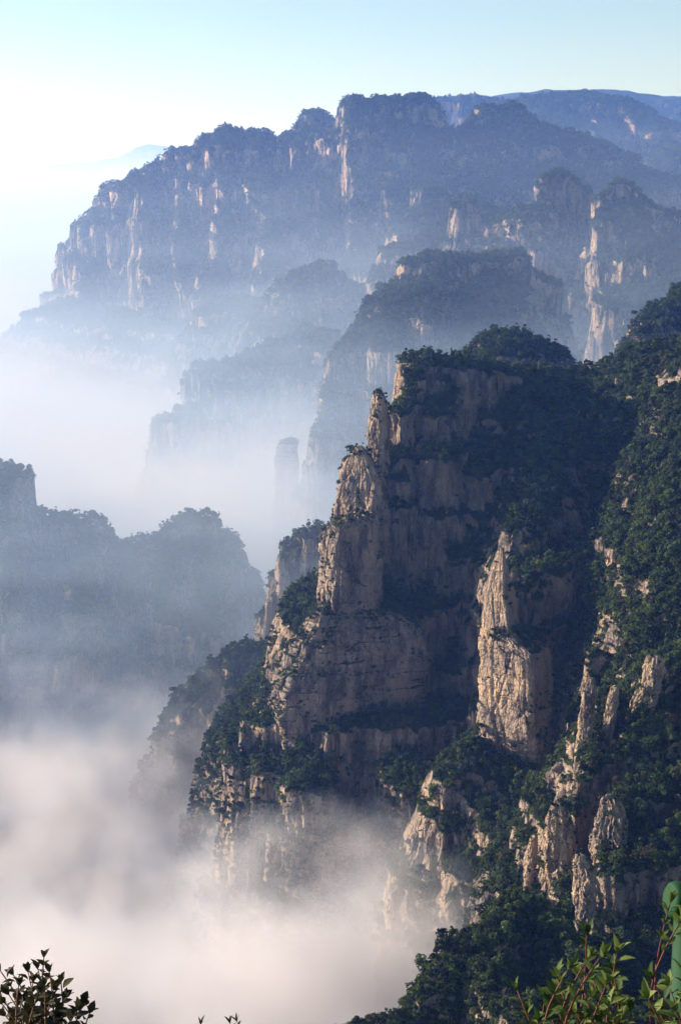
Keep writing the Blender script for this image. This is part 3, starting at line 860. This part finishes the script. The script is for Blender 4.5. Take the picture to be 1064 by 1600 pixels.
SPECIAL = []        # the trees one can tell apart: nearest and largest in the picture
for i, (key, dens, lo, hi, s0, s1, wall, lab) in enumerate([
        ('low_ridge', 1 / 6., 0.15, 0.35, 0.4, 0.8, 0.10, "dark forest on the shaded ridge at the bottom right"),
        ('crags', 1 / 7., 0.25, 0.45, 0.4, 0.85, 0.42, "scrub forest clinging to the lower right crags"),
        ('pillar_ridge', 1 / 10., 0.28, 0.48, 0.5, 0.95, 0.16, "forest below and behind the tall sunlit pillar"),
        ('right', 1 / 10., 0.12, 0.32, 0.6, 1.15, 0.20, "dense green forest on the slope at the right edge"),
        ('centre', 1 / 10., 0.30, 0.50, 0.45, 1.0, 0.06, "forest on the crown and shelves of the central peak"),
        ('behind', 1 / 14., 0.2, 0.4, 0.6, 1.1, 0.25, "misty forest on the shoulders behind the central cliff"),
        ('left', 1 / 16., 0.25, 0.45, 0.6, 1.2, 0.25, "grey blue forest on the left ridge"),
        ('spur', 1 / 26., 0.3, 0.5, 0.9, 1.6, 0.22, "hazy forest on the spur above the mist"),
        ('peaks', 1 / 28., 0.3, 0.5, 0.9, 1.7, 0.18, "hazy forest on the twin peaks"),
        ('foot', 1 / 60., 0.3, 0.5, 1.2, 2.2, 0.25, "pale forest on the knolls in the mist"),
        ('massif', 1 / 30., 0.3, 0.5, 0.75, 1.55, 0.25, "blue hazy forest on the great massif"),
        ('plateau', 1 / 130., 0.3, 0.5, 1.4, 2.6, 0.2, "blue forest on the far plateau")]):
    p, s, N = plant(MTS[key], dens, lo, hi, s0, s1, wall=wall, seed=40 + i, low=-345 if key == 'centre' else None)
    near = i < 5
    if near:
        v = seen(p)
        px_, py_, f_ = to_px(p[:, 0], p[:, 1], p[:, 2])
        big = np.where(v, s * 1000 / f_, 0)
        order = np.argsort(-big)
        take = order[:{'low_ridge': 70, 'crags': 60, 'pillar_ridge': 50, 'right': 70, 'centre': 45}[key]]
        for q in take:
            if big[q] > 0: SPECIAL.append((key, p[q], s[q]))
        keep = np.ones(len(p), bool); keep[take] = False
        p, s = p[keep], s[keep]
    forest(p, s, lab, NG_NEAR if i < 7 else NG_FAR, 5 if i < 7 else 4, seed=60 + i)
    print("forest", key, len(p))

ps, ss = [], []
for i, d in enumerate(ROCKS):
    p, s, N = plant(d, 1 / 7., 0.30, 0.55, 0.25, 0.5, wall=0.018, seed=90 + i)
    ps.append(p); ss.append(s)
    for ex in d['extra']:
        ps.append(ex); ss.append(np.random.default_rng(i).uniform(0.25, 0.65, len(ex)))
forest(np.concatenate(ps), np.concatenate(ss), "small shrubs rooted on ledges of the rock pillars", NG_NEAR, 5, seed=99)

TREE_LABEL = {
    'low_ridge': ("dark leafy tree on the shaded ridge along the bottom right", "trees on the shaded bottom ridge"),
    'crags': ("small leafy tree between the lower right rock crags", "trees among the lower right crags"),
    'pillar_ridge': ("round green tree on the ridge around the tall sunlit pillar", "trees around the tall pillar"),
    'right': ("full green broadleaf tree on the steep slope at the right edge", "trees on the right slope"),
    'centre': ("dark green tree on the crown or shelves of the central peak", "trees on the central peak"),
}
TRUNKS = [trunk_mesh(6.0, 300 + k) for k in range(3)]
CROWNS = [crown_mesh("crown", 240, (3.5, 3.0, 3.8, 2.4, 3.2)[k], (6.2, 7.4, 5.4, 8.8, 6.8)[k], 0.48, (7, 5, 9, 4, 8)[k], 400 + k) for k in range(5)]
first = None
for q, (key, p, s) in enumerate(SPECIAL):
    e = bpy.data.objects.new("broadleaf_tree", None)
    e.empty_display_size = 1
    col.objects.link(e)
    e.location = (p[0], p[1], p[2] - 0.5 * s)
    e.rotation_euler = (0, 0, prng.uniform(0, 6.28))
    k = s * prng.uniform(0.95, 1.1)
    e.scale = (k, k, k * prng.uniform(0.9, 1.2))
    tag(e, TREE_LABEL[key][0], "tree", TREE_LABEL[key][1])
    a = bpy.data.objects.new("trunk", TRUNKS[q % 3]); a.parent = e; col.objects.link(a)
    b = bpy.data.objects.new("crown", CROWNS[q % 5]); b.parent = e; col.objects.link(b)

# ------------------------------------------------------------------ the ledge under the camera, shrubs and railing
lx, ly = np.meshgrid(np.linspace(-14, 14, 113), np.concatenate([np.linspace(-16, 2.7, 60), np.linspace(2.75, 6.5, 24)]))
lz = -1.78 + 0.05 * fbm2(lx * .8, ly * .8, 3) - np.where(ly > 2.85, (ly - 2.85) * 14 + 3 * n2(lx, ly), 0) - np.maximum(0, np.abs(lx) - 9) * 8
lo_ = link("ground", grid_mesh("ground", np.stack([lx + .2 * n2(lx, ly * 2), ly, lz], -1).reshape(-1, 3), 113, 84), M_ROCK)
tag(lo_, "rocky ledge of the lookout that the shrubs and railing stand on", kind="structure")

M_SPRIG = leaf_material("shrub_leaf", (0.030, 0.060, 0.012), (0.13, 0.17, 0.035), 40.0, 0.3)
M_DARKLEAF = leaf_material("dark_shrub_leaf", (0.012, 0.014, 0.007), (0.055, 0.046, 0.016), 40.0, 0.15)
M_REDTWIG = bark_material("red_twig", (0.09, 0.022, 0.016), (0.17, 0.05, 0.03), 6)
M_BROWNTWIG = bark_material("brown_twig", (0.08, 0.04, 0.022), (0.20, 0.10, 0.05), 6)


def add_leaf(V, Q, p, d, up, L, w):
    """a pointed leaf folded along its midrib and bent down at the tip"""
    d = d.normalized(); side = d.cross(up).normalized(); n = side.cross(d).normalized()
    prof = ((0.0, 0.06), (0.22, 0.62), (0.48, 1.0), (0.76, 0.66), (1.0, 0.03))
    b = len(V)
    for t, k in prof:
        c = p + d * (L * t) - n * (0.22 * L * t * t)
        V += [c - side * (w * k) + n * (w * k * 0.45), c, c + side * (w * k) + n * (w * k * 0.45)]
    for i in range(4):
        q = b + i * 3
        Q += [(q, q + 1, q + 4, q + 3), (q + 1, q + 2, q + 5, q + 4)]


def sprig(parent, base, tip, g, leaf, n, m_leaf, m_twig, r=0.0028, bare=0.25, wide=0.24):
    """a twig from its root on the shrub to its tip, with leaves in crossed pairs and a tuft at the end"""
    base, tip = Vector(base), Vector(tip)
    ax = tip - base
    bend = Vector((g.uniform(-.13, .13), g.uniform(-.1, .1), 0)) * ax.length
    pts = [base + ax * t + bend * math.sin(math.pi * t) for t in [k / 7 for k in range(8)]]
    bm = bmesh.new()
    tube(bm, pts, r, r * 0.4, 6)
    tw = to_obj(bm, "twig", m_twig, parent)
    V, Q = [], []
    for k in range(n):
        t = bare + (1 - bare) * (k + 0.5 * g.random()) / n
        i = min(6, int(t * 7)); f = t * 7 - i
        p = pts[i].lerp(pts[i + 1], f); d = (pts[i + 1] - pts[i]).normalized()
        a0 = k * 1.57 + g.uniform(-.4, .4)
        s1 = d.orthogonal().normalized(); s2 = d.cross(s1)
        for a in (a0, a0 + math.pi + g.uniform(-.3, .3)):
            o = s1 * math.cos(a) + s2 * math.sin(a)
            L = leaf * g.uniform(.4, 1.2) * (1.05 - 0.35 * t)
            if g.random() < 0.12: continue
            add_leaf(V, Q, p + o * r, o * g.uniform(.7, 1.1) + d * g.uniform(.5, 1.0), d + o * -.3, L, L * wide * g.uniform(.8, 1.2))
    d = (pts[-1] - pts[-2]).normalized()
    for k in range(4):
        a = k * 1.57 + g.uniform(-.5, .5); s1 = d.orthogonal().normalized(); s2 = d.cross(s1)
        o = s1 * math.cos(a) + s2 * math.sin(a)
        L = leaf * g.uniform(.5, .9)
        add_leaf(V, Q, pts[-1], d * 1.3 + o * g.uniform(.3, .7), o * -1 + d * .2, L, L * wide * .8)
    me = bpy.data.meshes.new("leaves")
    me.from_pydata([tuple(v) for v in V], [], Q)
    for p_ in me.polygons: p_.use_smooth = True
    link("leaves", me, m_leaf, tw)


def shrub(name, label, cat, root_px, tips, D, leaf, n, m_leaf, m_twig, seed, fork=0.45, wide=0.24, spread=0.22, r=0.0028):
    g = random.Random(seed)
    rx = pix(root_px, 1600, D)[0]
    root = Vector((rx, D, -1.80))
    e = bpy.data.objects.new(name, None)
    e.empty_display_size = 0.1
    col.objects.link(e)
    e.location = root
    tag(e, label, cat)
    bm = bmesh.new()
    joints = []
    for k in range(max(2, len(tips) // 3)):
        a = g.uniform(0, 6.28)
        j = Vector((0.05 * math.cos(a), 0.05 * math.sin(a), 0.13 + g.uniform(0, .08)))
        tube(bm, [(0, 0, -0.03), j * .5 + Vector((0, 0, .02)), j], 0.008, 0.0045, 7)
        joints.append(j)
    to_obj(bm, "stem", m_twig, e)
    for i, (px, py, *fk) in enumerate(tips):
        t = Vector(pix(px, py, D + g.uniform(-spread, spread) * 0.5)) - root
        b = min(joints, key=lambda q: (q - t).length + g.uniform(0, .05))
        # twigs that reach high start where the lower part of the shrub already is
        sprig(e, b, t, g, leaf, n, m_leaf, m_twig, r, bare=fk[0] if fk else fork, wide=wide)
    return e


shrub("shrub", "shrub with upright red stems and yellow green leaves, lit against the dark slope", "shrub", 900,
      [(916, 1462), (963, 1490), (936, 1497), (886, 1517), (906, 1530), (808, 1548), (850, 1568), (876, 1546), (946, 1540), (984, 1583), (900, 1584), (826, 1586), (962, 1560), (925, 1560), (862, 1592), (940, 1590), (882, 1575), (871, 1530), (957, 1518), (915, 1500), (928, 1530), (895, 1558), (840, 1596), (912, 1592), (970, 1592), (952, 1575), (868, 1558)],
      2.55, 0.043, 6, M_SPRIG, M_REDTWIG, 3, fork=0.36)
shrub("shrub", "leafy shrub twigs growing in front of the green railing post", "shrub", 1062,
      [(1046, 1412, .84), (1062, 1440, .86), (1018, 1530), (1012, 1560), (1046, 1545), (1066, 1520), (1030, 1585), (1056, 1580), (1040, 1592)],
      2.45, 0.043, 6, M_SPRIG, M_REDTWIG, 9, fork=0.5)
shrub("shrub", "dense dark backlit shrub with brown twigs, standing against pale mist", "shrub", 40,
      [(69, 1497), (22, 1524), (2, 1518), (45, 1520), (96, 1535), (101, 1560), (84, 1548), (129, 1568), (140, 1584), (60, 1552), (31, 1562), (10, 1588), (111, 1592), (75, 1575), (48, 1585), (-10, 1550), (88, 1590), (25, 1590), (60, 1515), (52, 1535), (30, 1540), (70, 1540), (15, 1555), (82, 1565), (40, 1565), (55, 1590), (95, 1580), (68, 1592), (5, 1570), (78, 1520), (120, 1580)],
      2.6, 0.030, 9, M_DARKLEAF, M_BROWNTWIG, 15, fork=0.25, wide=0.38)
shrub("small_plant", "tiny dark leaf tips just poking up at the bottom edge below the mist", "plant", 345,
      [(314, 1601), (360, 1600), (371, 1597)],
      2.6, 0.026, 2, M_DARKLEAF, M_BROWNTWIG, 21, fork=0.8, wide=0.16, r=0.0016)

# green painted railing: post and the blunt end of its top rail
gp_ = NT("green_paint")
gc = gp_.n("ShaderNodeTexCoord")
gnz = gp_.noise(gc.outputs["Object"], 22, 5, 0.7)
gd = gp_.n('ShaderNodeTexNoise', i={'Vector': gc.outputs['Object'], 'Scale': 55.0, 'Detail': 6.0, 'Roughness': 0.75}).outputs[0]
gp_.link(gp_.mix(gp_.ramp(gd, 0.60, 0.72), gp_.mix(gp_.ramp(gnz, 0.35, 0.7), (0.003, 0.034, 0.008), (0.007, 0.054, 0.014)), (0.035, 0.030, 0.022)), gp_.b.inputs["Base Color"])
gp_.link(gp_.n("ShaderNodeMapRange", i={0: gnz, 3: 0.55, 4: 0.85}).outputs[0], gp_.b.inputs["Roughness"])
gp_.b.inputs["Specular IOR Level"].default_value = 0.2
gp_.link(gp_.n("ShaderNodeBump", i={"Strength": 0.25, "Distance": 0.004, "Height": gnz}).outputs[0], gp_.b.inputs["Normal"])
DP = 2.9
pt = Vector(pix(1086, 1410, DP))
rl = bpy.data.objects.new("railing", None)
rl.empty_display_size = 0.1
col.objects.link(rl)
rl.location = (pt.x, pt.y, -1.80)
tag(rl, "bright green painted railing end with a round post at the right edge", "railing")
hgt = pt.z + 1.80


def lathe(bm, prof, axis_q, off, seg=28):
    rings = []
    for r, h in prof:
        rings.append([bm.verts.new(off + axis_q @ Vector((r * math.cos(k * 2 * math.pi / seg), r * math.sin(k * 2 * math.pi / seg), h))) for k in range(seg)])
    for u, v in zip(rings[:-1], rings[1:]):
        for k in range(seg):
            f = bm.faces.new((u[k], u[(k + 1) % seg], v[(k + 1) % seg], v[k])); f.smooth = True
    bm.faces.new(list(reversed(rings[0]))); bm.faces.new(rings[-1])


bm = bmesh.new()
lathe(bm, [(0.046, -0.05), (0.046, 0.02), (0.041, 0.03), (0.041, hgt - 0.034)], Vector((0, 0, 1)).to_track_quat('Z', 'Y'), Vector((0, 0, 0)))
to_obj(bm, "post", gp_.m, rl)
rail_dir = Vector((1.0, 0.20, -0.22)).normalized()
bm = bmesh.new()
st_ = Vector((0, 0, hgt)) - rail_dir * 0.058
lathe(bm, [(0.028, 0.0), (0.034, 0.004), (0.037, 0.012), (0.037, 1.9)], rail_dir.to_track_quat('Z', 'Y'), st_)
ra = to_obj(bm, "rail", gp_.m, rl)
bm = bmesh.new()
q2 = Vector((0, 0, 1)).to_track_quat('Z', 'Y')
far_ = rail_dir * 1.6
lathe(bm, [(0.046, -0.05), (0.046, 0.02), (0.041, 0.03), (0.041, hgt + far_.z - 0.034)], q2, Vector((far_.x, far_.y, 0)))
to_obj(bm, "post", gp_.m, rl)

# ------------------------------------------------------------------ air: even haze, and the sea of mist in the valley
def box_mesh(name, x0, x1, y0, y1, z0, z1):
    me = bpy.data.meshes.new(name)
    v = [(x, y, z) for z in (z0, z1) for y in (y0, y1) for x in (x0, x1)]
    me.from_pydata(v, [], [(0, 2, 3, 1), (4, 5, 7, 6), (0, 1, 5, 4), (2, 6, 7, 3), (0, 4, 6, 2), (1, 3, 7, 5)])
    return me


hz = NT("haze_air")
hz.t.nodes.remove(hz.b)
pv = hz.n("ShaderNodeVolumePrincipled", i={"Color": (0.19, 0.37, 1.0, 1), "Absorption Color": (1, 1, 1, 1), "Density": 0.00008, "Anisotropy": 0.5})
hz.link(pv.outputs[0], hz.out.inputs["Volume"])
tag(link("haze", box_mesh("haze", -30000, 30000, -3000, 62000, FLOOR - 25, 760), hz.m), "thin blue morning haze in the whole valley", kind="stuff")


def mist(name, label, x0, x1, y0, y1, z0, z1, top, soft, dens, s, rate, lump, tilt=0.0, tilt_from=0.0, veil=0.0, fall=100.0, veil_from=0.0, off=0.0):
    """a bank of mist: solid below its lumpy top, with a thin veil that fades upwards above it"""
    t = NT(name)
    t.t.nodes.remove(t.b)
    g = t.n("ShaderNodeNewGeometry")
    pos = g.outputs["Position"]
    sp = t.n("ShaderNodeSeparateXYZ", i={0: pos})
    y, z = sp.outputs[1], sp.outputs[2]
    ps_ = t.n("ShaderNodeVectorMath", operation='ADD', i={0: pos, 1: (off * s, off * 0.7 * s, 0)}).outputs[0]
    big = t.noise(ps_, 1.0 / s, 1, 0.5)
    det = t.noise(ps_, 4.5 / s, 4, 0.62)
    tp = t.math('ADD', t.math('MULTIPLY', t.math('SUBTRACT', big, 0.5), lump), t.math('MULTIPLY', t.math('SUBTRACT', det, 0.5), lump * 1.1))
    tp = t.math('ADD', tp, top)
    if tilt:
        tp = t.math('ADD', tp, t.math('MULTIPLY', t.math('SUBTRACT', y, tilt_from), tilt))
    above = t.math('SUBTRACT', z, tp)
    h = t.math('DIVIDE', t.math('MULTIPLY', above, -1.0), soft)
    f = t.math('POWER', t.math('MAXIMUM', t.math('MINIMUM', h, 1.0), 0.0), 1.5)
    dn = t.math('MULTIPLY', f, dens)
    if veil:
        e = t.math('EXPONENT', t.math('DIVIDE', t.math('MULTIPLY', t.math('MAXIMUM', above, 0.0), -1.0), fall))
        wisp = t.n('ShaderNodeVectorMath', operation='MULTIPLY', i={0: ps_, 1: (0.7, 1.0, 2.4)}).outputs[0]
        e = t.math('MULTIPLY', e, t.math('ADD', 0.35, t.math('MULTIPLY', t.ramp(t.noise(wisp, 2.6 / s, 4, 0.6), 0.36, 0.66), 1.5)))
        if veil_from:
            e = t.math('MULTIPLY', e, t.ramp(y, veil_from, veil_from + 700))
        dn = t.math('ADD', dn, t.math('MULTIPLY', e, veil))
    tint = t.mix(t.math('MULTIPLY', f, 4.0, clamp=True), (0.64, 0.79, 1.0), (0.94, 0.91, 0.95))
    pv = t.n("ShaderNodeVolumePrincipled", i={"Color": tint, "Anisotropy": 0.12})
    t.link(dn, pv.inputs["Density"])
    t.link(pv.outputs[0], t.out.inputs["Volume"])
    t.m.cycles.volume_step_rate = rate
    o = link("mist", box_mesh(name, x0, x1, y0, y1, z0, z1), t.m)
    tag(o, label, kind="stuff")


OFF1, OFF2 = 7.7, 2.4
mist("near_mist", "pale mist filling the near valley and lapping at the cliffs", -1100, 330, 600, 2050, FLOOR - 22, -150, -401, 75, 0.020, 360, 0.5, 230, tilt=-0.085, tilt_from=900, veil=0.0032, fall=115, veil_from=1000, off=OFF1)
mist("cloud_sea", "bright sea of cloud spreading to the far horizon", -16000, 1000, 2051, 58000, FLOOR - 22, 160, -375, 170, 0.006, 800, 0.8, 230, veil=0.0009, fall=140, off=OFF2)
mist("far_mist", "pale haze bank in front of the farthest ridge", -12000, -1500, 14000, 28000, -420, 700, 560, 700, 0.00011, 3000, 1.2, 200)
